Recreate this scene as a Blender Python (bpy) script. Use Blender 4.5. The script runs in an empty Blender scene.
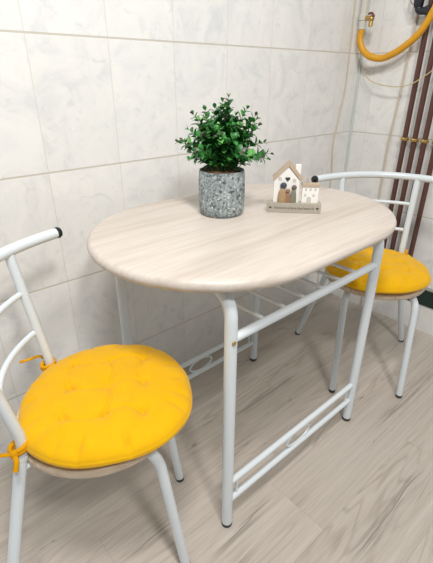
import bpy, bmesh, math, random
from mathutils import Vector, Matrix
S = bpy.context.scene
COL = S.collection
PI = math.pi
R = random.Random(7)

# ------------------------------------------------------------------ helpers
def link(name, bm, mats, parent=None, smooth=40, recalc=True):
    if recalc:
        bmesh.ops.recalc_face_normals(bm, faces=bm.faces[:])
    me = bpy.data.meshes.new(name)
    bm.to_mesh(me); bm.free()
    for m in (mats if isinstance(mats, (list, tuple)) else [mats]):
        me.materials.append(m)
    if smooth is not None:
        me.polygons.foreach_set('use_smooth', [True] * len(me.polygons))
        me.set_sharp_from_angle(angle=math.radians(smooth))
    o = bpy.data.objects.new(name, me)
    COL.objects.link(o)
    if parent: o.parent = parent
    return o

def thing(name, label, cat, loc=(0, 0, 0), rz=0, group=None):
    o = bpy.data.objects.new(name, None); COL.objects.link(o)
    o.empty_display_size = .05
    o.location = loc; o.rotation_euler = (0, 0, rz)
    return tag(o, label, cat, group)

def tag(o, label, cat, group=None):
    o['label'] = label; o['category'] = cat
    if group: o['group'] = group
    return o

def struct(o):
    o['kind'] = 'structure'; return o

def dup(root, loc, rz, label):
    r = root.copy(); COL.objects.link(r); r.location = loc; r.rotation_euler = (0, 0, rz); r['label'] = label
    for ch in list(root.children):
        c = ch.copy(); COL.objects.link(c); c.parent = r
        for g in list(ch.children):
            d = g.copy(); COL.objects.link(d); d.parent = c
    return r

def fillet(pts, rad, n=7):
    pts = [Vector(p) for p in pts]
    out = [pts[0]]
    for i in range(1, len(pts) - 1):
        a, b, c = pts[i-1], pts[i], pts[i+1]
        u = (a - b); v = (c - b)
        d = min(rad, u.length * .49, v.length * .49)
        p0 = b + u.normalized() * d; p1 = b + v.normalized() * d
        for k in range(n + 1):
            t = k / n
            out.append(p0 * (1-t)**2 + b * 2*t*(1-t) + p1 * t*t)
    out.append(pts[-1])
    return out

def spline(pts, n=8):
    P = [Vector(p) for p in pts]
    P = [P[0] * 2 - P[1]] + P + [P[-1] * 2 - P[-2]]
    out = []
    for i in range(1, len(P) - 2):
        a, b, c, d = P[i-1], P[i], P[i+1], P[i+2]
        for k in range(n):
            t = k / n
            out.append(.5 * ((2*b) + (c-a)*t + (2*a-5*b+4*c-d)*t*t + (3*b-a-3*c+d)*t**3))
    out.append(P[-2])
    return out

def tube(bm, pts, r, seg=16, closed=False, flat=1.0, caps=True, mi=0):
    pts = [Vector(p) for p in pts]
    n = len(pts)
    rs = r if isinstance(r, (list, tuple)) else [r] * n
    def tan(i):
        if closed: return (pts[(i+1) % n] - pts[i-1]).normalized()
        return (pts[min(i+1, n-1)] - pts[max(i-1, 0)]).normalized()
    t = tan(0)
    up = Vector((0, 0, 1)) if abs(t.z) < .9 else Vector((1, 0, 0))
    nrm = (up - t * up.dot(t)).normalized()
    rings = []
    for i in range(n):
        t2 = tan(i)
        q = t.rotation_difference(t2); nrm = (q @ nrm); nrm = (nrm - t2 * nrm.dot(t2)).normalized(); t = t2
        b = t.cross(nrm)
        rings.append([bm.verts.new(pts[i] + (nrm * math.cos(2*PI*k/seg) * flat + b * math.sin(2*PI*k/seg)) * rs[i]) for k in range(seg)])
    m = n if closed else n - 1
    for i in range(m):
        A, B = rings[i], rings[(i+1) % n]
        for k in range(seg):
            f = bm.faces.new((A[k], A[(k+1) % seg], B[(k+1) % seg], B[k])); f.material_index = mi
    if caps and not closed:
        f = bm.faces.new(rings[0]); f.material_index = mi
        f = bm.faces.new(rings[-1]); f.material_index = mi

def lathe(bm, prof, seg=48, M=None, mi=0):
    M = M or Matrix()
    rings = []
    for r, z in prof:
        if r < 1e-6: rings.append([bm.verts.new(M @ Vector((0, 0, z)))])
        else: rings.append([bm.verts.new(M @ Vector((r*math.cos(2*PI*k/seg), r*math.sin(2*PI*k/seg), z))) for k in range(seg)])
    for A, B in zip(rings, rings[1:]):
        for k in range(seg):
            k2 = (k+1) % seg
            if len(A) == 1 and len(B) == 1: continue
            if len(A) == 1: vs = (A[0], B[k2], B[k])
            elif len(B) == 1: vs = (A[k], A[k2], B[0])
            else: vs = (A[k], A[k2], B[k2], B[k])
            f = bm.faces.new(vs); f.material_index = mi

def box(bm, lo, hi, bev=0.0, M=None, mi=0):
    lo, hi = Vector(lo), Vector(hi)
    r = bmesh.ops.create_cube(bm, size=1)
    vs = r['verts']
    for v in vs:
        v.co = Vector([(lo[i] + hi[i]) / 2 + v.co[i] * (hi[i] - lo[i]) for i in range(3)])
    if bev:
        es = list({e for v in vs for e in v.link_edges})
        g = bmesh.ops.bevel(bm, geom=es, offset=bev, segments=2, profile=.5, affect='EDGES')
        vs = list({v for f in g['faces'] for v in f.verts} | {v for v in vs if v.is_valid})
    if M:
        for v in vs: v.co = M @ v.co

def prism(bm, poly, y0, y1, bev=0.0):
    """poly in (x,z), extruded along y."""
    A = [bm.verts.new((x, y0, z)) for x, z in poly]; B = [bm.verts.new((x, y1, z)) for x, z in poly]
    n = len(poly)
    fs = [bm.faces.new(A), bm.faces.new(B[::-1])]
    for i in range(n): fs.append(bm.faces.new((A[i], B[i], B[(i+1) % n], A[(i+1) % n])))
    if bev:
        es = list({e for f in fs for e in f.edges})
        bmesh.ops.bevel(bm, geom=es, offset=bev, segments=2, profile=.5, affect='EDGES')

def ellipsoid(bm, c, rad, seg=20, rings=12, M=None):
    prof = [(math.cos(-PI/2 + PI*i/rings), math.sin(-PI/2 + PI*i/rings)) for i in range(rings+1)]
    prof[0] = (0, -1); prof[-1] = (0, 1)
    T = Matrix.Translation(c) @ Matrix.Diagonal((rad[0], rad[1], rad[2], 1))
    lathe(bm, prof, seg, (M @ T) if M else T)

# ------------------------------------------------------------------ materials
class NT:
    def __init__(s, name):
        s.m = bpy.data.materials.new(name); s.m.use_nodes = True
        s.t = s.m.node_tree; s.b = s.t.nodes['Principled BSDF']
    def n(s, typ, **kw):
        x = s.t.nodes.new(typ)
        for k, v in kw.items(): setattr(x, k, v)
        return x
    def set(s, inp, v):
        if hasattr(v, 'is_output') or isinstance(v, bpy.types.NodeSocket): s.t.links.new(v, inp)
        else: inp.default_value = v
    def math(s, op, a, b=0.0, c=None):
        x = s.n('ShaderNodeMath', operation=op); s.set(x.inputs[0], a); s.set(x.inputs[1], b)
        if c is not None: s.set(x.inputs[2], c)
        return x.outputs[0]
    def mix(s, f, a, b):
        x = s.n('ShaderNodeMix', data_type='RGBA'); s.set(x.inputs[0], f); s.set(x.inputs[6], a); s.set(x.inputs[7], b); return x.outputs[2]
    def noise(s, vec, scale, detail=3, rough=.55, dist=0, dim='3D'):
        x = s.n('ShaderNodeTexNoise'); s.set(x.inputs['Vector'], vec)
        x.inputs['Scale'].default_value = scale; x.inputs['Detail'].default_value = detail
        x.inputs['Roughness'].default_value = rough; x.inputs['Distortion'].default_value = dist
        return x.outputs['Fac']
    def coord(s, scale=(1, 1, 1), loc=(0, 0, 0)):
        c = s.n('ShaderNodeTexCoord'); mp = s.n('ShaderNodeMapping')
        s.t.links.new(c.outputs['Object'], mp.inputs[0]); mp.inputs['Scale'].default_value = scale; mp.inputs['Location'].default_value = loc
        return mp.outputs[0]
    def ramp(s, f, stops):
        x = s.n('ShaderNodeValToRGB'); s.set(x.inputs[0], f)
        e = x.color_ramp.elements
        while len(e) < len(stops): e.new(.5)
        for i, (p, c) in enumerate(stops): e[i].position = p; e[i].color = c
        return x.outputs[0]
    def bump(s, h, strength=.2, dist=.002):
        x = s.n('ShaderNodeBump'); s.set(x.inputs['Height'], h); x.inputs['Strength'].default_value = strength; x.inputs['Distance'].default_value = dist
        s.t.links.new(x.outputs[0], s.b.inputs['Normal'])

def srgb(r, g, b):
    f = lambda c: (c/255/12.92) if c/255 <= .04045 else ((c/255 + .055)/1.055)**2.4
    return (f(r), f(g), f(b), 1)

def plain(name, col, rough=.4, metal=0, spec=.5, var=.06, scale=40):
    n = NT(name)
    f = n.noise(n.coord(), scale, 3)
    dark = tuple(c * (1 - var) for c in col[:3]) + (1,)
    lite = tuple(min(1, c * (1 + var)) for c in col[:3]) + (1,)
    n.set(n.b.inputs['Base Color'], n.mix(f, dark, lite))
    n.b.inputs['Roughness'].default_value = rough; n.b.inputs['Metallic'].default_value = metal
    n.b.inputs['Specular IOR Level'].default_value = spec
    return n.m

def tile_mat(name, axis, off):
    """white marbled glazed tiles; axis = horizontal coordinate."""
    n = NT(name)
    c = n.n('ShaderNodeTexCoord'); sp = n.n('ShaderNodeSeparateXYZ'); n.t.links.new(c.outputs['Object'], sp.inputs[0])
    u = n.math('DIVIDE', n.math('SUBTRACT', sp.outputs[axis], off), .2125)
    v = n.math('DIVIDE', n.math('SUBTRACT', sp.outputs[2], .8582 - 3*.3192), .3192)
    fu, fv = n.math('FRACT', u), n.math('FRACT', v)
    du = n.math('MULTIPLY', n.math('MINIMUM', fu, n.math('SUBTRACT', 1.0, fu)), .2125)
    dv = n.math('MULTIPLY', n.math('MINIMUM', fv, n.math('SUBTRACT', 1.0, fv)), .3192)
    gu = n.n('ShaderNodeMapRange', interpolation_type='SMOOTHSTEP'); n.set(gu.inputs[0], du)
    for i, x in zip((1, 2, 3, 4), (.0005, .0020, .55, 0)): gu.inputs[i].default_value = x
    gv = n.n('ShaderNodeMapRange', interpolation_type='SMOOTHSTEP'); n.set(gv.inputs[0], dv)
    for i, x in zip((1, 2, 3, 4), (.0013, .0032, 1, 0)): gv.inputs[i].default_value = x
    g = n.math('MAXIMUM', gu.outputs[0], gv.outputs[0])
    # marbling with its own offset on every tile
    cell = n.n('ShaderNodeCombineXYZ'); n.set(cell.inputs[0], n.math('FLOOR', u)); n.set(cell.inputs[1], n.math('FLOOR', v))
    wn = n.n('ShaderNodeTexWhiteNoise', noise_dimensions='3D'); n.t.links.new(cell.outputs[0], wn.inputs['Vector'])
    sc = n.n('ShaderNodeVectorMath', operation='SCALE'); n.t.links.new(wn.outputs['Color'], sc.inputs[0]); sc.inputs['Scale'].default_value = 3.0
    ad = n.n('ShaderNodeVectorMath', operation='ADD'); n.t.links.new(c.outputs['Object'], ad.inputs[0]); n.t.links.new(sc.outputs[0], ad.inputs[1])
    cloud = n.noise(ad.outputs[0], 9, 6, .62, 1.4)
    vein = n.noise(ad.outputs[0], 17, 5, .6, 2.2)
    base = n.ramp(cloud, [(.30, srgb(222, 222, 221)), (.46, srgb(234, 233, 230)), (.62, srgb(239, 237, 233))])
    vf = n.ramp(vein, [(.58, (0, 0, 0, 1)), (.74, (1, 1, 1, 1))])
    base = n.mix(n.math('MULTIPLY', vf, .45), base, srgb(200, 202, 204))
    tone = n.ramp(wn.outputs['Value'], [(0, (.965, .965, .965, 1)), (1, (1, 1, 1, 1))])
    ml = n.n('ShaderNodeMix', data_type='RGBA', blend_type='MULTIPLY'); ml.inputs[0].default_value = 1
    n.set(ml.inputs[6], base); n.set(ml.inputs[7], tone)
    n.set(n.b.inputs['Base Color'], n.mix(g, ml.outputs[2], srgb(203, 197, 184)))
    n.set(n.b.inputs['Roughness'], n.math('MULTIPLY_ADD', g, .5, .22))
    n.b.inputs['Specular IOR Level'].default_value = .35
    h = n.math('ADD', n.math('MULTIPLY', g, -1.0), n.math('MULTIPLY', n.noise(c.outputs['Object'], 14, 2), .35))
    n.bump(h, .35, .0012)
    return n.m

def floor_mat():
    n = NT('laminate_planks')
    c = n.n('ShaderNodeTexCoord'); sp = n.n('ShaderNodeSeparateXYZ'); n.t.links.new(c.outputs['Object'], sp.inputs[0])
    W, L = .187, 1.25
    v = n.math('DIVIDE', n.math('ADD', sp.outputs[1], .605 + 20*W), W)
    row = n.math('FLOOR', v); fv = n.math('FRACT', v)
    rowoff = n.n('ShaderNodeTexWhiteNoise', noise_dimensions='1D'); n.set(rowoff.inputs['W'], n.math('ADD', row, .37))
    u = n.math('ADD', n.math('DIVIDE', n.math('SUBTRACT', sp.outputs[0], .55), L), n.math('MULTIPLY', n.math('SUBTRACT', row, 19.0), .37))
    u = n.math('ADD', u, 20.0)
    fu = n.math('FRACT', u)
    du = n.math('MULTIPLY', n.math('MINIMUM', fu, n.math('SUBTRACT', 1.0, fu)), L)
    dv = n.math('MULTIPLY', n.math('MINIMUM', fv, n.math('SUBTRACT', 1.0, fv)), W)
    mr = n.n('ShaderNodeMapRange'); n.set(mr.inputs[0], n.math('MINIMUM', du, dv))
    for i, x in zip((1, 2, 3, 4), (.0002, .0014, 1, 0)): mr.inputs[i].default_value = x
    seam = mr.outputs[0]
    cell = n.n('ShaderNodeCombineXYZ'); n.set(cell.inputs[0], n.math('FLOOR', u)); n.set(cell.inputs[1], row)
    wn = n.n('ShaderNodeTexWhiteNoise', noise_dimensions='3D'); n.t.links.new(cell.outputs[0], wn.inputs['Vector'])
    sc = n.n('ShaderNodeVectorMath', operation='SCALE'); n.t.links.new(wn.outputs['Color'], sc.inputs[0]); sc.inputs['Scale'].default_value = 7
    ad = n.n('ShaderNodeVectorMath', operation='ADD'); n.t.links.new(c.outputs['Object'], ad.inputs[0]); n.t.links.new(sc.outputs[0], ad.inputs[1])
    mp = n.n('ShaderNodeMapping'); n.t.links.new(ad.outputs[0], mp.inputs[0]); mp.inputs['Scale'].default_value = (1.3, 20, 1)
    mp2 = n.n('ShaderNodeMapping'); n.t.links.new(ad.outputs[0], mp2.inputs[0]); mp2.inputs['Scale'].default_value = (3.0, 95, 1)
    mp3 = n.n('ShaderNodeMapping'); n.t.links.new(ad.outputs[0], mp3.inputs[0]); mp3.inputs['Scale'].default_value = (1.0, 7.5, 1)
    broad = n.noise(mp.outputs[0], 1.6, 4, .55, .6)
    fine = n.noise(mp2.outputs[0], 2.0, 4, .6, .3)
    # cathedral rings: contour lines of a stretched noise
    ringf = n.noise(mp3.outputs[0], .9, 2, .5, .5)
    ring = n.math('FRACT', n.math('MULTIPLY', ringf, 15.0))
    rline = n.ramp(ring, [(0, (1, 1, 1, 1)), (.22, (0, 0, 0, 1)), (.8, (0, 0, 0, 1)), (1, (1, 1, 1, 1))])
    patch = n.ramp(n.noise(mp3.outputs[0], 1.7, 1), [(.50, (0, 0, 0, 1)), (.64, (1, 1, 1, 1))])
    col = n.ramp(broad, [(.25, srgb(190, 180, 168)), (.5, srgb(199, 189, 178)), (.75, srgb(207, 198, 188))])
    col = n.mix(n.math('MULTIPLY', n.ramp(fine, [(.40, (1, 1, 1, 1)), (.55, (0, 0, 0, 1))]), .20), col, srgb(152, 140, 127))
    col = n.mix(n.math('MULTIPLY', n.math('MULTIPLY', rline, patch), .38), col, srgb(140, 128, 114))
    # a few dark checks (cracks along the grain)
    crackn = n.math('ABSOLUTE', n.math('SUBTRACT', n.noise(mp.outputs[0], 1.0, 3, .6, .8), .5))
    cr = n.n('ShaderNodeMapRange'); n.set(cr.inputs[0], crackn)
    for i, x in zip((1, 2, 3, 4), (.0, .010, 1, 0)): cr.inputs[i].default_value = x
    gate = n.ramp(n.noise(mp3.outputs[0], 2.3, 1), [(.58, (0, 0, 0, 1)), (.66, (1, 1, 1, 1))])
    col = n.mix(n.math('MULTIPLY', n.math('MULTIPLY', cr.outputs[0], gate), .6), col, srgb(96, 86, 76))
    # long dark splits at their own spots in three boards, feathered by side grain
    wob = n.noise(n.coord((2.6, 3, 1)), 1.0, 4, .45)
    wob2 = n.noise(n.coord((5, 90, 1)), 1.0, 3, .6)
    for y0, xa, xb, w in ((-.892, .50, .98, .0045), (-.642, .24, .56, .0038), (-.700, .22, .42, .0030), (-.335, .55, 1.05, .0040), (-.705, .95, 1.5, .0026), (-.50, .05, .33, .0035)):
        dy = n.math('ABSOLUTE', n.math('SUBTRACT', sp.outputs[1], n.math('MULTIPLY_ADD', wob, .07, y0 - .035)))
        k = n.n('ShaderNodeMapRange', interpolation_type='SMOOTHSTEP'); n.set(k.inputs[0], dy)
        for i, x in zip((1, 2, 3, 4), (w*.15, w*.8, .62, 0)): k.inputs[i].default_value = x
        k2 = n.n('ShaderNodeMapRange', interpolation_type='SMOOTHSTEP'); n.set(k2.inputs[0], dy)
        for i, x in zip((1, 2, 3, 4), (.004, .035, .42, 0)): k2.inputs[i].default_value = x
        feather = n.math('MULTIPLY', k2.outputs[0], n.ramp(wob2, [(.42, (1, 1, 1, 1)), (.56, (0, 0, 0, 1))]))
        e1 = n.n('ShaderNodeMapRange', interpolation_type='SMOOTHSTEP'); n.set(e1.inputs[0], sp.outputs[0])
        for i, x in zip((1, 2, 3, 4), (xa, xa + .12, 0, 1)): e1.inputs[i].default_value = x
        e2 = n.n('ShaderNodeMapRange', interpolation_type='SMOOTHSTEP'); n.set(e2.inputs[0], sp.outputs[0])
        for i, x in zip((1, 2, 3, 4), (xb - .12, xb, 1, 0)): e2.inputs[i].default_value = x
        m_ = n.math('MULTIPLY', n.math('MULTIPLY', e1.outputs[0], e2.outputs[0]), n.math('MAXIMUM', k.outputs[0], feather))
        col = n.mix(m_, col, srgb(112, 101, 90))
    tone = n.ramp(wn.outputs['Value'], [(0, (.93, .93, .925, 1)), (1, (1.0, 1.0, 1.0, 1))])
    ml = n.n('ShaderNodeMix', data_type='RGBA', blend_type='MULTIPLY'); ml.inputs[0].default_value = 1
    n.set(ml.inputs[6], col); n.set(ml.inputs[7], tone)
    n.set(n.b.inputs['Base Color'], n.mix(n.math('MULTIPLY', seam, .22), ml.outputs[2], srgb(110, 100, 90)))
    n.b.inputs['Roughness'].default_value = .42; n.b.inputs['Specular IOR Level'].default_value = .35
    n.bump(n.math('ADD', n.math('MULTIPLY', fine, .4), n.math('MULTIPLY', seam, -1.0)), .2, .001)
    return n.m

def table_mat(name='bleached_wood', k=1.0):
    n = NT(name)
    a = n.coord((1.1, 16*k, 16))
    b = n.coord((3.0, 70*k, 70))
    broad = n.noise(a, 1.7, 4, .55, .5)
    fine = n.noise(b, 2.0, 4, .6, .2)
    col = n.ramp(broad, [(.28, srgb(196, 183, 170)), (.45, srgb(209, 198, 187)), (.6, srgb(215, 205, 195)), (.8, srgb(202, 191, 181))])
    col = n.mix(n.math('MULTIPLY', n.ramp(fine, [(.38, (1, 1, 1, 1)), (.56, (0, 0, 0, 1))]), .28), col, srgb(182, 167, 154))
    n.set(n.b.inputs['Base Color'], col)
    n.b.inputs['Roughness'].default_value = .38; n.b.inputs['Specular IOR Level'].default_value = .4
    n.bump(fine, .08, .0006)
    return n.m

def plain_wood():
    n = NT('seat_wood')
    f = n.noise(n.coord((4, 50, 50)), 2.2, 4, .6, .3)
    n.set(n.b.inputs['Base Color'], n.ramp(f, [(.3, srgb(186, 164, 138)), (.6, srgb(214, 196, 173))]))
    n.b.inputs['Roughness'].default_value = .4
    return n.m

def fabric_mat():
    n = NT('mustard_fabric')
    c = n.coord()
    f = n.noise(c, 30, 4)
    n.set(n.b.inputs['Base Color'], n.mix(f, srgb(226, 168, 0), srgb(238, 183, 2)))
    n.b.inputs['Roughness'].default_value = .85
    n.b.inputs['Specular IOR Level'].default_value = .2
    n.b.inputs['Sheen Weight'].default_value = .15
    w1 = n.n('ShaderNodeTexWave', wave_type='BANDS', bands_direction='X'); w1.inputs['Scale'].default_value = 180; n.set(w1.inputs[0], c)
    w2 = n.n('ShaderNodeTexWave', wave_type='BANDS', bands_direction='Y'); w2.inputs['Scale'].default_value = 180; n.set(w2.inputs[0], c)
    n.bump(n.math('ADD', n.math('MULTIPLY', n.math('ADD', w1.outputs['Fac'], w2.outputs['Fac']), .2), n.noise(c, 60, 3)), .25, .0015)
    return n.m

def concrete_mat():
    n = NT('speckled_concrete')
    c = n.coord()
    base = n.ramp(n.noise(c, 26, 5, .65, .4), [(.3, srgb(124, 136, 137)), (.5, srgb(150, 161, 161)), (.68, srgb(176, 185, 184))])
    pits = n.ramp(n.noise(c, 130, 2, .5, .4), [(.36, (1, 1, 1, 1)), (.46, (0, 0, 0, 1))])
    chips = n.ramp(n.noise(n.coord(loc=(3, 1, 2)), 135, 2, .5), [(.57, (0, 0, 0, 1)), (.68, (1, 1, 1, 1))])
    pits2 = n.ramp(n.noise(n.coord(loc=(7, 5, 1)), 260, 2, .5), [(.38, (1, 1, 1, 1)), (.46, (0, 0, 0, 1))])
    col = n.mix(n.math('MULTIPLY', chips, .8), base, srgb(222, 226, 223))
    col = n.mix(n.math('MULTIPLY', pits2, .6), col, srgb(88, 94, 97))
    col = n.mix(n.math('MULTIPLY', pits, .85), col, srgb(62, 66, 70))
    n.set(n.b.inputs['Base Color'], col); n.b.inputs['Roughness'].default_value = .8
    n.bump(n.math('SUBTRACT', n.noise(c, 120, 3), pits), .4, .001)
    return n.m

def leaf_mat(name, c1, c2):
    n = NT(name)
    f = n.noise(n.coord(), 70, 2)
    n.set(n.b.inputs['Base Color'], n.mix(f, c1, c2))
    n.b.inputs['Roughness'].default_value = .38
    n.b.inputs['Specular IOR Level'].default_value = .4
    return n.m

M_TILE = tile_mat('wall_tile_long', 0, .272 - 3*.2125)
M_TILE2 = tile_mat('wall_tile_side', 1, -6*.2125 - .075)
M_FLOOR = floor_mat()
M_TOP = table_mat()
M_SEAT = plain_wood()
M_WHITE = plain('white_powder_coat', (.73, .785, .815, 1), .28, var=.02)
M_RUB = plain('grey_rubber', (.05, .052, .055, 1), .6)
M_BLACK = plain('black_plastic', (.012, .013, .016, 1), .35)
M_YEL = fabric_mat()
M_TIE = plain('mustard_tie', srgb(226, 160, 6), .85, spec=.2)
M_CONC = concrete_mat()
M_SOIL = plain('brown_soil', srgb(112, 82, 58), .95, var=.4, scale=160)
M_STEM = plain('green_stem', srgb(70, 96, 48), .6)
M_LEAF = [leaf_mat('leaf_deep', srgb(36, 98, 44), srgb(52, 118, 54)), leaf_mat('leaf_mid', srgb(56, 132, 60), srgb(78, 154, 74)),
          leaf_mat('leaf_fresh', srgb(98, 170, 86), srgb(126, 188, 102)), leaf_mat('leaf_bud', srgb(90, 76, 78), srgb(84, 104, 70))]
M_HWHITE = plain('painted_white_wood', srgb(238, 235, 230), .6, var=.03)
M_HROOF = plain('tan_wood', srgb(186, 166, 144), .65, var=.08)
M_HBASE = plain('grey_washed_wood', srgb(172, 164, 150), .7, var=.1, scale=60)
M_HEART = plain('charcoal_paint', srgb(48, 47, 50), .6)
M_TEXT = plain('engraved_letters', srgb(128, 119, 109), .8)
M_GREYP = plain('pale_grey_paint', srgb(198, 194, 186), .7)
M_PEB = {k: plain('pebble_' + k, srgb(*v), .6, var=.15, scale=120) for k, v in dict(tan=(168, 138, 104), blue=(62, 68, 80), brown=(148, 112, 82), sage=(124, 122, 106), taupe=(106, 92, 80)).items()}
M_PIPE = plain('brown_paint', srgb(92, 60, 52), .35, var=.06)
M_BRASS = plain('brass', srgb(190, 158, 92), .35, metal=.7)
M_HOSE = plain('yellow_hose', srgb(220, 158, 30), .4, var=.05)
M_GPIPE = plain('cream_paint', srgb(205, 202, 190), .4, var=.05)
M_CORD = plain('beige_cable', srgb(206, 193, 172), .6)
M_WIRE = plain('yellowed_wire', srgb(206, 190, 140), .5)
M_VALVE = plain('dark_iron', srgb(42, 44, 52), .4, metal=.2)
M_RED = plain('red_brown_handle', srgb(120, 60, 40), .5)
M_GREEN = plain('dark_green_glaze', srgb(34, 52, 46), .25, var=.2, scale=18)
M_GREEN2 = plain('light_border_glaze', srgb(176, 176, 166), .3)
M_CAULK = plain('grey_green_sealant', srgb(200, 206, 201), .6)

# ------------------------------------------------------------------ setting
XC = 1.7094
def quadbox(name, lo, hi, mat):
    bm = bmesh.new(); box(bm, lo, hi); return struct(link(name, bm, mat, smooth=None))
quadbox('floor', (-1.6, -3.2, -.05), (XC, 0, 0), M_FLOOR)
quadbox('wall_back', (-1.6, 0, -.05), (XC + .06, .06, 2.55), M_TILE)
quadbox('wall_right', (XC, -3.2, -.05), (XC + .06, 0, 2.55), M_TILE2)
# dark green border tiles low on the right wall
bm = bmesh.new()
box(bm, (XC - .006, -3.2, .134), (XC, -.41, .213), .001)
tr = link('trim_1', bm, M_GREEN, smooth=None); struct(tr)
bm = bmesh.new()
box(bm, (XC - .008, -3.2, .213), (XC, -.41, .228), .002)
struct(link('trim_2', bm, M_GREEN2, smooth=None))
bm = bmesh.new()
tube(bm, [(XC - .004, -.004, 0), (XC - .004, -.004, 2.55)], .006, 10)
struct(link('trim_3', bm, M_CAULK))

# ------------------------------------------------------------------ table
X1, X2, Y1, Y2 = .3684, .9471, -.6039, -.1478
CX, CY = .6562, -.3785
TL, TW, TT = .889, .603, .028
ZR, ZL1, ZL2 = .600, .158, .092
tb = thing('dining_table', 'oval bleached-wood top table with white tubular legs against the tiled wall', 'table', (CX, CY, 0))
hx, hy = (X2 - X1) / 2, (Y2 - Y1) / 2
def stadium(L, W, n=40):
    r = W/2; s = L/2 - r; out = []
    for sx, a0 in ((1, -PI/2), (-1, PI/2)):
        for k in range(n + 1):
            a = a0 + PI * k / n
            out.append((sx*s + r*math.cos(a), r*math.sin(a)))
    return out
bm = bmesh.new()
prof = []
er = TT/2
for k in range(11):
    a = -PI/2 + PI*k/10
    prof.append((er*(1 - math.cos(a)), .75 - TT/2 + er*math.sin(a)))
prof = [(.02, .75 - TT)] + prof + [(.02, .75)]
rings = [[bm.verts.new((x, y, z)) for x, y in stadium(TL - 2*ins, TW - 2*ins)] for ins, z in prof]
for A, B in zip(rings, rings[1:]):
    for k in range(len(A)): bm.faces.new((A[k], A[(k+1) % len(A)], B[(k+1) % len(A)], B[k]))
bm.faces.new(rings[0]); bm.faces.new(rings[-1])
link('tabletop', bm, M_TOP, tb, smooth=50)
LR = .0142
def footcap(parent, x, y, r):
    bm = bmesh.new(); lathe(bm, [(0, 0), (r*.96, 0), (r*1.02, .003), (r*1.02, .012), (0, .012)], 20, Matrix.Translation((x, y, 0)))
    return link('foot_cap', bm, M_RUB, parent)
for sx in (-1, 1):
    for sy in (-1, 1):
        x, y = sx*hx, sy*hy
        bm = bmesh.new()
        tube(bm, fillet([(x, y, .010), (x, y, .7075), (x, 0, .7075)], .062, 10), LR, 20)
        lg = link('leg', bm, M_WHITE, tb)
        footcap(lg, x, y, LR)
for sy in (-1, 1):
    y = sy*hy
    bm = bmesh.new(); tube(bm, [(-hx, y, ZR), (hx, y, ZR)], .0108, 16); link('upper_rail', bm, M_WHITE, tb)
    for z in (ZL1, ZL2):
        bm = bmesh.new(); tube(bm, [(-hx, y, z), (hx, y, z)], .0088, 14); link('lower_rail', bm, M_WHITE, tb)
    bm = bmesh.new()
    zc = (ZL1 + ZL2)/2; ch = ZL1 - ZL2
    tube(bm, [(.052*math.cos(2*PI*k/40), y, zc + (ch/2 - .0085)*math.sin(2*PI*k/40)) for k in range(40)], .0036, 8, closed=True)
    link('oval_ornament', bm, M_WHITE, tb)
    for sx in (-1, 1):
        bm = bmesh.new(); tube(bm, [(sx*(hx - .033), y, ZL2), (sx*(hx - .033), y, ZL1)], .0036, 8); link('spacer', bm, M_WHITE, tb)
for k in range(1, 7):
    x = .405 + .075*k - CX
    bm = bmesh.new(); tube(bm, [(x, -hy, ZR), (x, hy, ZR)], .0048, 10); link('shelf_rod', bm, M_WHITE, tb)
# bolt seen on the near left leg
bm = bmesh.new()
lathe(bm, [(0, 0), (.0052, 0), (.0046, .0025), (0, .003)], 12, Matrix.Translation((-hx - .004, -hy - LR + .0005, .600)) @ Matrix.Rotation(PI/2, 4, 'X'))
link('bolt', bm, M_BRASS, tb)

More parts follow.
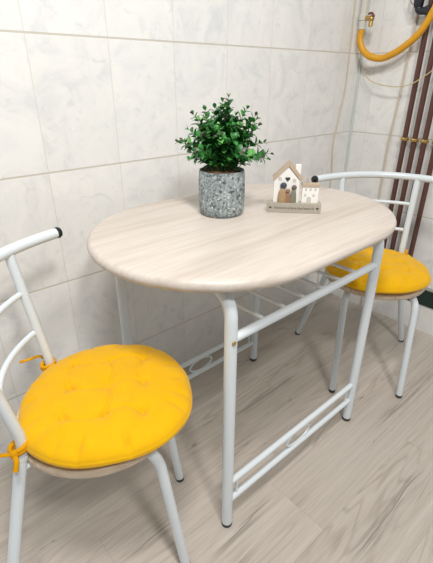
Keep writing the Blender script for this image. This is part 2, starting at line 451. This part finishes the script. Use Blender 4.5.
# ------------------------------------------------------------------ chair (local: faces +x, rear legs at -x)
def make_chair(loc, rz, label, group):
    t = thing('dining_chair', label, 'chair', loc, rz, group)
    bm = bmesh.new()
    lathe(bm, [(0, .412), (.171, .412), (.1765, .4138), (.1785, .418), (.1785, .427), (.177, .4315), (.172, .434), (0, .434)], 64)
    link('seat', bm, M_SEAT, t, smooth=60)
    for s in (-1, 1):
        d = (Vector((-.130, s*.125, .45)) - Vector((-.219, s*.236, 0)))
        at = lambda z: Vector((-.219, s*.236, 0)) + d * (z / .45)
        bm = bmesh.new()
        r = .0122
        tube(bm, [at(.010), at(.428), at(.432), at(.436)], [r, r, r*.98, r*.9], 18)
        lg = link('leg', bm, M_WHITE, t)
        p = at(.006); footcap(lg, p.x, p.y, r)
        bm = bmesh.new()
        pt = Vector((-.1688, s*.137, .745))
        b0 = at(.448)
        dd = (pt - Vector((-.134, s*.126, .475)))
        tube(bm, fillet([at(.425), at(.468), pt], .035, 8), .0108, 18)
        link('back_post', bm, M_WHITE, t)
        bm = bmesh.new(); tube(bm, [at(.432), at(.440)], .0131, 18); link('collar', bm, M_WHITE, t)
        # weld bracket between rear leg and seat
        bm = bmesh.new(); a = at(.41)
        tube(bm, [a, a * .78 + Vector((0, 0, .41 * .22))], .0085, 12); link('seat_bracket', bm, M_WHITE, t)
        # front leg, bent in under the seat
        bm = bmesh.new()
        f0 = Vector((.170, s*.124, 0)); f1 = Vector((.124, s*.121, .400))
        at2 = lambda z: f0 + (f1 - f0) * (z / .4)
        tube(bm, fillet([at2(.010), Vector((.1230, s*.121, .4005)), (.0, s*.055, .4005)], .05, 10), .0118, 18)
        lg = link('leg', bm, M_WHITE, t); p = at2(.006); footcap(lg, p.x, p.y, .0118)
    bm = bmesh.new()
    zt = .753
    P = [(-.205 + 1.902*y*y, y, zt) for y in [-.246 + .492*k/32 for k in range(33)]]
    tube(bm, P, .0125, 18)
    tr = link('top_rail', bm, M_WHITE, t)
    for s in (-1, 1):
        bm = bmesh.new()
        e = Vector(P[-1 if s > 0 else 0]); q = Vector(P[-2 if s > 0 else 1]); dr = (e - q).normalized()
        Mx = Matrix.Translation(e) @ dr.to_track_quat('Z', 'Y').to_matrix().to_4x4()
        lathe(bm, [(0, -.004), (.0132, -.004), (.0136, .003), (.0115, .0075), (.006, .0095), (0, .010)], 18, Mx)
        link('end_cap', bm, M_BLACK, tr)
    for z in (.655, .556):
        k = (z - .45) / .303; xp = -.130 - .039*k; yp = .125 + .012*k
        bm = bmesh.new()
        tube(bm, [(xp - .030*(1 - (y/yp)**2), y, z) for y in [-yp + 2*yp*i/24 for i in range(25)]], .0068, 12)
        link('back_rod', bm, M_WHITE, t)
    return t
ch1 = make_chair((.1449, -.4220, 0), math.radians(-33.78), 'white tubular chair at the near left end of the table, cut off by the frame', 'white chairs around the table')
dup(ch1, (1.2391, -.4701, 0), math.radians(221.44), 'white tubular chair at the far right end of the table, before the brown pipes')

# ------------------------------------------------------------------ cushions (same local frame as the chair, lifted on the seat)
def cushion_pad():
    bm = bmesh.new()
    RAD, T, T2 = .183, .040, .023
    NA, NR = 200, 110
    tufts = [(.078*i, .085*j) for i in (-1, 0, 1) for j in (-1, 0, 1)]
    rr = random.Random(3)
    ph = [rr.uniform(0, 2*PI) for _ in range(6)]
    wr = [(rr.uniform(0, 2*PI), rr.uniform(.016, .04), rr.uniform(.3, 1.2)) for _ in range(22)]
    segs = []
    for i in range(3):
        for j in range(3):
            a = tufts[i*3 + j]
            if i < 2: segs.append((a, tufts[(i+1)*3 + j]))
            if j < 2: segs.append((a, tufts[i*3 + j + 1]))
    def dent(x, y):
        z = 0
        for q, (tx, ty) in enumerate(tufts):
            d2 = (x-tx)**2 + (y-ty)**2
            z -= (.0060 + .003*math.sin(q*2.3)) * math.exp(-d2/.015**2) + .0060*math.exp(-d2/.005**2)
        for q, ((ax, ay), (bx, by)) in enumerate(segs):
            dx, dy = bx-ax, by-ay; L2 = dx*dx + dy*dy
            t = max(0, min(1, ((x-ax)*dx + (y-ay)*dy)/L2))
            # slightly bowed crease that fades in the middle
            bow = .012*math.sin(PI*t) * (1 if q % 2 else -1)
            L = math.sqrt(L2)
            off = ((x-ax)*(-dy) + (y-ay)*dx)/L - bow
            if 0 < t < 1:
                z -= (.0034*abs(math.cos(PI*t))**.8 + .0022*(q % 3 != 1))*1.15 * math.exp(-off*off/.0036**2)
        return z
    def outline(a):
        return RAD * (1 + .016*math.cos(4*a + 2.6) + .008*math.cos(3*a + ph[0]) + .004*math.cos(9*a + ph[1]))
    def wrinkle(a, f):
        w = 0
        for c, wd, k in wr:
            d = (a - c + PI) % (2*PI) - PI
            w += k * math.exp(-(d/wd)**2)
        return -.0048 * w * math.exp(-((f - .88)/.12)**2)
    rows = []
    for i in range(NR + 1):                                # bottom centre -> rim -> top centre
        ph_ = -PI/2 + PI*i/NR
        c, s = math.cos(ph_), math.sin(ph_)
        f = abs(c)**.62; zz = (T if s > 0 else T2) * (abs(s)**.80) * (1 if s > 0 else -1)
        if i in (0, NR): f = 0
        row = []
        for k in range(NA if f > 1e-4 else 1):
            a = 2*PI*k/NA
            r = outline(a)*f; x, y = r*math.cos(a), r*math.sin(a); z = zz
            if s > 0:
                z += dent(x, y) * min(1, s*1.6) + wrinkle(a, f) + .0012*math.sin(x*60 + ph[2])*math.sin(y*55 + ph[3])
            if abs(s) < .09:                               # seam cord round the rim
                x *= 1.008; y *= 1.008
            row.append(bm.verts.new((x + .022, y - .008, z + T2)))
        rows.append(row)
    for A, B in zip(rows, rows[1:]):
        for k in range(NA):
            k2 = (k+1) % NA
            if len(A) == 1: bm.faces.new((A[0], B[k2], B[k]))
            elif len(B) == 1: bm.faces.new((A[k], A[k2], B[0]))
            else: bm.faces.new((A[k], A[k2], B[k2], B[k]))
    return bm
def tie(s):
    bm = bmesh.new()
    px, py, pz = -.1315, s*.1255, .455 - .434            # where the post passes
    c = Vector((px - .002, py, pz))
    for dz, ro in ((0, .0153), (.007, .0155)):
        tube(bm, [c + Vector((ro*math.cos(2*PI*k/24), ro*math.sin(2*PI*k/24), dz + .004*math.cos(2*PI*k/24))) for k in range(24)], .0042, 8, closed=True, flat=1.3)
    # from the post to the cushion's rim
    tube(bm, spline([c + Vector((.012, -s*.006, .002)), (-.112, s*.106, .026), (-.095, s*.090, .018)]), .0052, 8, flat=.6)
    # knot and tails
    kn = c + Vector((-.004, s*.017, .004))
    ellipsoid(bm, kn, (.009, .008, .008), 12, 8)
    tube(bm, spline([kn, kn + Vector((-.022, s*.008, .008)), kn + Vector((-.045, s*.004, .004)), kn + Vector((-.066, -s*.004, .003))]), .0048, 8, flat=.5)
    tube(bm, spline([kn, kn + Vector((.008, s*.014, -.004)), kn + Vector((.006, s*.024, -.02))]), .0048, 8, flat=.5)
    return bm
def make_cushion(loc, rz, label):
    t = thing('seat_cushion', label, 'cushion', loc, rz, 'mustard seat cushions')
    link('pad', cushion_pad(), M_YEL, t, smooth=80)
    for s in (-1, 1): link('tie', tie(s), M_TIE, t, smooth=80)
    return t
cu = make_cushion((.1449, -.4220, .435), math.radians(-33.78), 'round tufted mustard-yellow cushion on the near left chair')
dup(cu, (1.2391, -.4701, .435), math.radians(221.44), 'round mustard-yellow cushion on the far right chair, partly behind the table')

# ------------------------------------------------------------------ potted plant (local frame: x = along the picture, y = away)
PZ = .75
pp = thing('potted_plant', 'small bushy green plant in a speckled grey concrete pot on the table', 'plant', (.619, -.298, PZ), math.radians(-41.7))
PR, PH = .0620, .118
bm = bmesh.new()
lathe(bm, [(0, 0), (PR*.80, 0), (PR*.90, .002), (PR*.965, .009), (PR, .022), (PR*1.01, .06), (PR*1.0, .095), (PR*.975, PH - .005), (PR*.955, PH), (PR*.91, PH),
           (PR*.89, PH - .006), (PR*.89, PH - .02), (0, PH - .02)], 64)
link('pot', bm, M_CONC, pp, smooth=60)
bm = bmesh.new()
lathe(bm, [(0, PH - .0195), (PR*.885, PH - .0195), (PR*.885, PH - .010), (PR*.5, PH - .004), (0, PH - .002)], 40)
for k in range(40):
    a = R.uniform(0, 2*PI); r = PR*.8*math.sqrt(R.random())
    ellipsoid(bm, (r*math.cos(a), r*math.sin(a), PH - .006), (R.uniform(.003, .008), .003, .003), 8, 5, Matrix.Translation((0, 0, 0)))
link('soil', bm, M_SOIL, pp)
bs, bl = bmesh.new(), bmesh.new()
def leaf(bm, base, dirv, up, L, W, mi):
    d = dirv.normalized(); s = d.cross(up)
    if s.length < 1e-3: s = d.cross(Vector((1, 0, 0)))
    s.normalize(); n = s.cross(d)
    rows = []
    for t, w, h in ((.0, .10, 0), (.22, .72, .05), (.50, 1.0, .07), (.78, .70, .04), (1.0, .0, -.04)):
        c = base + d*(L*t) + n*(L*h)
        if w == 0: rows.append([bm.verts.new(c)])
        else: rows.append([bm.verts.new(c - s*(W/2*w) + n*(W*.14*w)), bm.verts.new(c), bm.verts.new(c + s*(W/2*w) + n*(W*.14*w))])
    for A, B in zip(rows, rows[1:]):
        if len(B) == 3:
            fs = [(A[0], A[1], B[1], B[0]), (A[1], A[2], B[2], B[1])]
        else: fs = [(A[0], A[1], B[0]), (A[1], A[2], B[0])]
        for f in fs:
            F = bm.faces.new(f); F.material_index = mi; F.smooth = True
tips = [(-.122, .02, .082), (-.098, .03, .062), (-.106, -.03, .095), (-.078, 0, .168), (-.062, .03, .145), (-.045, -.02, .182), (-.05, .04, .155), (-.02, .02, .185), (-.03, -.05, .15),
        (.0, 0, .205), (.016, -.01, .218), (.02, .04, .19), (.036, .0, .165), (.066, .01, .184), (.05, -.03, .15), (.088, 0, .165), (.096, -.02, .138), (.094, .03, .15), (.078, .01, .10),
        (.112, -.01, .088), (.134, -.01, .052), (.128, .01, .032), (.105, -.05, .05), (-.088, -.02, .125), (-.085, .02, .05), (-.07, -.06, .07), (.06, -.07, .07)]
for k in range(60):
    a = R.uniform(0, 2*PI); el = R.uniform(.15, 1.45)
    rad = R.uniform(.075, .105)
    tips.append((rad*math.cos(a)*math.cos(el)*1.0, rad*math.sin(a)*math.cos(el), .015 + .148*math.sin(el)*R.uniform(.8, 1.0)))
for (l, d, h) in tips:
    l *= .93; d *= .93; h *= .80
    tip = Vector((l, d, PH + h))
    b0 = Vector((l*.18 + R.uniform(-.012, .012), d*.18 + R.uniform(-.012, .012), PH - .012))
    mid = b0.lerp(tip, .5) + Vector((-l*.12, -d*.12, .018 + .02*(1 - h/.22)))
    pts = [b0*(1-t)**2 + mid*2*t*(1-t) + tip*t*t for t in [i/14 for i in range(15)]]
    tube(bs, pts, [.0013 - .0008*i/14 for i in range(15)], 5)
    Ltot = sum((pts[i+1] - pts[i]).length for i in range(14))
    step = .0125; npair = int(Ltot*.86/step); tw = R.uniform(0, PI)
    for q in range(npair + 1):
        t = 1 - q*step/Ltot
        if t < .12: break
        p = b0*(1-t)**2 + mid*2*t*(1-t) + tip*t*t
        tg = ((mid - b0)*(1-t) + (tip - mid)*t).normalized()
        sd = tg.cross(Vector((0, 0, 1)));  sd = sd.normalized() if sd.length > .05 else Vector((1, 0, 0))
        sd = Matrix.Rotation(tw + q*PI/2 + R.uniform(-.4, .4), 3, tg) @ sd
        grow = min(1, .50 + q*.20)
        for s in (-1, 1):
            dv = sd*s + tg*(.55 if q else 1.6) + Vector((0, 0, .10)) + Vector((R.uniform(-.2, .2), R.uniform(-.2, .2), R.uniform(-.25, .2)))
            L = R.uniform(.022, .029)*grow
            x = R.random()
            mi = 3 if (q < 2 and R.random() < .35) else (0 if x < .42 else (1 if x < .84 else 2))
            leaf(bl, p, dv, tg + Vector((0, 0, .6)), L, L*R.uniform(.60, .74), mi)
link('stems', bs, M_STEM, pp)
link('foliage', bl, M_LEAF, pp, smooth=None, recalc=False)

# ------------------------------------------------------------------ house ornament (local: x along the plank, y away from camera, front at y=0)
hd = thing('house_ornament', 'white wooden house ornament with pebble family on a grey plank, on the table', 'ornament', (.7660, -.432, PZ), math.atan2(-.112, .101))
s_ = 1/2590.0                                              # crop pixels to metres
U = lambda x: (x - 210)*s_
OX = -.0045
V = lambda y: (372 - y)*s_
bm = bmesh.new(); box(bm, (U(20), 0, 0), (U(400), .030, .0275), .0012); pl = link('plank', bm, M_HBASE, hd, smooth=None)
def heart_poly(cx, cz, r):
    out = []
    for k in range(28):
        t = 2*PI*k/28
        out.append((cx + r*.062*16*math.sin(t)**3, cz + r*.062*(13*math.cos(t) - 5*math.cos(2*t) - 2*math.cos(3*t) - math.cos(4*t))))
    return out
for x in (43, 375):
    bm = bmesh.new(); prism(bm, heart_poly(U(x), .0142, .0036), -.0006, .001); link('heart', bm, M_HEART, pl, smooth=None)
cu_ = bpy.data.curves.new('lettering', 'FONT'); cu_.body = 'Home is where the heart is'
cu_.size = .0098; cu_.align_x = 'CENTER'; cu_.align_y = 'CENTER'; cu_.extrude = .0003; cu_.offset = .00015
to = bpy.data.objects.new('lettering_source', cu_); COL.objects.link(to)
dg = bpy.context.evaluated_depsgraph_get()
me = bpy.data.meshes.new_from_object(to.evaluated_get(dg)); me.name = 'lettering'
bpy.data.objects.remove(to); bpy.data.curves.remove(cu_)
w = max(v.co.x for v in me.vertices) - min(v.co.x for v in me.vertices)
me.transform(Matrix.Translation((0, -.0004, .0140)) @ Matrix.Rotation(PI/2, 4, 'X') @ Matrix.Diagonal((.108/w, 1, 1, 1)))
me.materials.clear(); me.materials.append(M_TEXT)
lo = bpy.data.objects.new('lettering', me); COL.objects.link(lo); lo.parent = pl
ZB = .0275
dz = V(298) - ZB
V2 = lambda y: V(y) - dz
bm = bmesh.new()
prism(bm, [(U(72), ZB), (U(248), ZB), (U(248), V2(140)), (U(166), V2(48)), (U(72), V2(134))], .009, .027, .0006)
bh = link('house', bm, M_HWHITE, hd, smooth=None); bh.location.x = OX
bm = bmesh.new()
prism(bm, [(U(60), V2(120)), (U(170), V2(8)), (U(270), V2(126)), (U(262), V2(152)), (U(168), V2(42)), (U(66), V2(148))], .006, .029, .0005)
link('roof', bm, M_HROOF, bh, smooth=None)
bm = bmesh.new(); prism(bm, [(U(214), V2(85)), (U(252), V2(118)), (U(252), V2(36)), (U(214), V2(36))], .013, .024, .0005); link('chimney', bm, M_HWHITE, bh, smooth=None)
bm = bmesh.new(); prism(bm, heart_poly(U(165), V2(133), .0066), .0078, .0096); link('heart', bm, M_HEART, bh, smooth=None)
for x, y in ((112, 132), (212, 142)):
    bm = bmesh.new(); box(bm, (U(x-12), .0082, V2(y+12)), (U(x+12), .0096, V2(y-12)), .0004); link('window', bm, M_GREYP, bh, smooth=None)
bm = bmesh.new()
prism(bm, [(U(272), ZB), (U(386), ZB), (U(386), V2(184)), (U(272), V2(184))], .009, .025, .0006)
sh = link('house', bm, M_HWHITE, hd, smooth=None); sh.location.x = OX
bm = bmesh.new(); box(bm, (U(266), .007, V2(184)), (U(392), .027, V2(162)), .0006); link('roof', bm, M_HROOF, sh, smooth=None)
bm = bmesh.new(); box(bm, (U(300), .014, V2(164)), (U(313), .020, V2(126)), .0004); link('chimney', bm, M_HROOF, sh, smooth=None)
for x, y in ((297, 202), (329, 202), (362, 202), (295, 243), (353, 243)):
    bm = bmesh.new(); box(bm, (U(x-7), .0083, V2(y+9)), (U(x+7), .0096, V2(y-9)), .0003); link('window', bm, M_GREYP, sh, smooth=None)
bm = bmesh.new()
prism(bm, [(U(308), ZB), (U(338), ZB), (U(338), V2(268))] + [(U(323) + 15*s_*math.cos(a), V2(268) + 15*s_*math.sin(a)) for a in [PI*k/8 for k in range(1, 8)]] + [(U(308), V2(268))], .0080, .0096)
link('door', bm, M_GREYP, sh, smooth=None)
for bx, bw, bt, hxp, hyp, hr, mb, mh in ((121, 30, 196, 127, 176, 23, 'tan', 'blue'), (160, 21, 230, 161, 214, 16, 'brown', 'brown'), (199, 23, 203, 202, 188, 18, 'sage', 'taupe')):
    bm = bmesh.new()
    hgt = V2(bt) - ZB; w = bw*s_
    lathe(bm, [(0, 0), (w*.8, 0), (w*.98, hgt*.08), (w, hgt*.35), (w*.88, hgt*.68), (w*.6, hgt*.9), (w*.25, hgt*.99), (0, hgt)], 20, Matrix.Translation((U(bx), .0045, ZB)) @ Matrix.Diagonal((1, .36, 1, 1)))
    fg = link('pebble_figure', bm, M_PEB[mb], hd)
    bm = bmesh.new(); ellipsoid(bm, (U(hxp), .0045, V2(hyp)), (hr*s_, .0042, hr*s_*.92), 18, 10); link('head', bm, M_PEB[mh], fg)

# ------------------------------------------------------------------ pipes, hose and cables in the corner
for y, lb in ((-.275, 'brown painted wall pipe nearest the tiled corner'), (-.318, 'brown painted wall pipe, second from the tiled corner'),
              (-.360, 'brown painted wall pipe, third from the tiled corner'), (-.407, 'brown painted wall pipe farthest from the tiled corner')):
    t = thing('wall_pipe', lb, 'pipe', (XC - .022, y, .24), 0, 'brown pipes on the right wall')
    bm = bmesh.new(); tube(bm, fillet([(.022, 0, 0), (0, 0, 0), (0, 0, 2.3)], .02), .0105, 18); link('pipe', bm, M_PIPE, t)
    bm = bmesh.new()
    tube(bm, [(.0125*math.cos(2*PI*k/24), .0125*math.sin(2*PI*k/24), .612) for k in range(24)], .0045, 8, closed=True, flat=1.6)
    tube(bm, [(.012, 0, .612), (.022, 0, .612)], .005, 10)
    ellipsoid(bm, (-.015, .002, .613), (.005, .007, .008), 12, 8)
    link('bracket', bm, M_BRASS, t)

g = thing('gas_pipe', 'cream painted gas pipe with a small brass tap in the tiled corner', 'pipe', (XC - .075, -.030, 1.262))
bm = bmesh.new(); tube(bm, [(0, 0, 0), (0, 0, 1.24)], .0150, 18)
for zz in (.2, .8): tube(bm, [(0, 0, zz), (0, .030, zz)], .006, 10)
lathe(bm, [(.0150, .03), (.0185, .032), (.0185, .055), (.0150, .057)], 18); link('pipe', bm, M_GPIPE, g)
bm = bmesh.new()
tube(bm, [(0, 0, .040), (-.006, -.040, .036)], .0085, 14); ellipsoid(bm, (-.006, -.042, .034), (.012, .012, .013), 14, 10)
tube(bm, [(-.006, -.042, .03), (-.008, -.043, .008)], .0085, 12)
tp = link('tap', bm, M_BRASS, g)
bm = bmesh.new(); tube(bm, fillet([(-.010, -.030, .052), (-.012, -.046, .054), (-.012, -.056, .040)], .01), .0045, 10); link('handle', bm, M_RED, tp)
bm = bmesh.new()
HP = [(XC-.075, -.030, 1.2615), (XC-.075, -.030, 1.225), (XC-.072, -.048, 1.188), (XC-.068, -.085, 1.163), (XC-.055, -.130, 1.156), (XC-.058, -.175, 1.170), (XC-.06, -.213, 1.190), (XC-.062, -.265, 1.231),
      (XC-.062, -.300, 1.288), (XC-.060, -.325, 1.37), (XC-.058, -.335, 1.50)]
tube(bm, spline(HP, 8), .0132, 16)
tag(link('gas_hose', bm, M_HOSE), 'thick yellow gas hose looping from the corner pipe to the right', 'hose')
v = thing('shutoff_valve', 'dark iron valve at the top edge above the brown pipes', 'valve', (XC - .04, -.236, 1.305))
bm = bmesh.new()
lathe(bm, [(0, .015), (.012, .015), (.017, .022), (.019, .045), (.016, .06), (.016, .10), (0, .10)], 18)
tube(bm, fillet([(0, 0, .04), (0, -.002, .004), (0, -.05, .006)], .02), .013, 14)
tube(bm, [(0, -.030, .006), (0, -.052, .006)], .0155, 6)
tube(bm, [(0, 0, .07), (.04, 0, .07)], .008, 10)
link('body', bm, M_VALVE, v)
bm = bmesh.new(); tube(bm, [(0, .020 + .016*math.cos(2*PI*k/28), .058 + .028*math.sin(2*PI*k/28)) for k in range(28)], .0014, 6, closed=True); link('wire_loop', bm, M_VALVE, v)

bm = bmesh.new()
tube(bm, spline([(1.600, -.0042, 1.9), (1.605, -.0042, 1.4), (1.611, -.0042, 1.186), (1.613, -.0042, 1.045), (1.598, -.0042, .96), (1.585, -.0042, .894), (1.572, -.0042, .809), (1.583, -.0042, .72), (1.590, -.0042, .637), (1.586, -.0042, .35), (1.588, -.0042, .01)], 8), .0030, 8)
tag(link('wall_cable', bm, M_CORD), 'beige cable hanging down the long tiled wall beside the corner', 'cable')
bm = bmesh.new()
tube(bm, spline([(XC-.006, -.222, 1.31), (XC-.006, -.219, 1.246), (XC-.006, -.213, 1.069), (XC-.006, -.205, .922), (XC-.006, -.198, .801), (XC-.006, -.200, .627), (XC-.006, -.204, .3), (XC-.006, -.204, .01)], 8), .0044, 8)
tag(link('wall_cable', bm, M_CORD), 'straight beige cable on the side wall, left of the brown pipes', 'cable')
bm = bmesh.new()
tube(bm, spline([(XC-.006, -.030, 1.12), (XC-.03, -.049, 1.097), (XC-.05, -.109, 1.066), (XC-.055, -.204, 1.052), (XC-.056, -.270, 1.062), (XC-.056, -.319, 1.091), (XC-.056, -.352, 1.12), (XC-.05, -.42, 1.22), (XC-.006, -.45, 1.36)], 8), .0020, 8)
tag(link('thin_wire', bm, M_WIRE), 'thin yellowed wire sagging in front of the brown pipes', 'wire')

# ------------------------------------------------------------------ light
wd = bpy.data.worlds.new('room_light'); S.world = wd; wd.use_nodes = True
bg = wd.node_tree.nodes['Background']; bg.inputs[0].default_value = (.90, .97, 1.0, 1); bg.inputs[1].default_value = .30
def lamp(loc, size, power, target):
    la = bpy.data.lights.new('ceiling_lamp', 'AREA'); la.shape = 'DISK'; la.size = size; la.energy = power; la.color = (1, .985, .965)
    lo = bpy.data.objects.new('ceiling_lamp', la); COL.objects.link(lo); lo.location = loc
    lo.rotation_euler = (Vector(target) - Vector(loc)).to_track_quat('-Z', 'Y').to_euler()
lamp((-.10, -1.98, 2.48), .30, 28, (.6, -.3, .5))
lamp((-.10, -1.12, 2.48), .38, 29, (.4, -.5, .3))

# ------------------------------------------------------------------ camera
cam = bpy.data.cameras.new('camera'); co = bpy.data.objects.new('camera', cam); COL.objects.link(co)
yaw, pit, rol = .8436, .4620, .0033
f = Vector((math.cos(yaw)*math.cos(pit), math.sin(yaw)*math.cos(pit), -math.sin(pit)))
r = Vector((math.sin(yaw), -math.cos(yaw), 0)); u = r.cross(f)
r2 = r*math.cos(rol) + u*math.sin(rol); u2 = -r*math.sin(rol) + u*math.cos(rol)
co.matrix_world = Matrix(((r2.x, u2.x, -f.x, -.1287), (r2.y, u2.y, -f.y, -1.1184), (r2.z, u2.z, -f.z, 1.0891), (0, 0, 0, 1)))
cam.sensor_fit = 'HORIZONTAL'; cam.sensor_width = 36; cam.lens = 412.675/433*36
cam.clip_start = .02
S.camera = co
S.view_settings.view_transform = 'Standard'; S.view_settings.look = 'None'
S.view_settings.gamma = 1; S.view_settings.use_curve_mapping = False
S.view_settings.exposure = -0.10
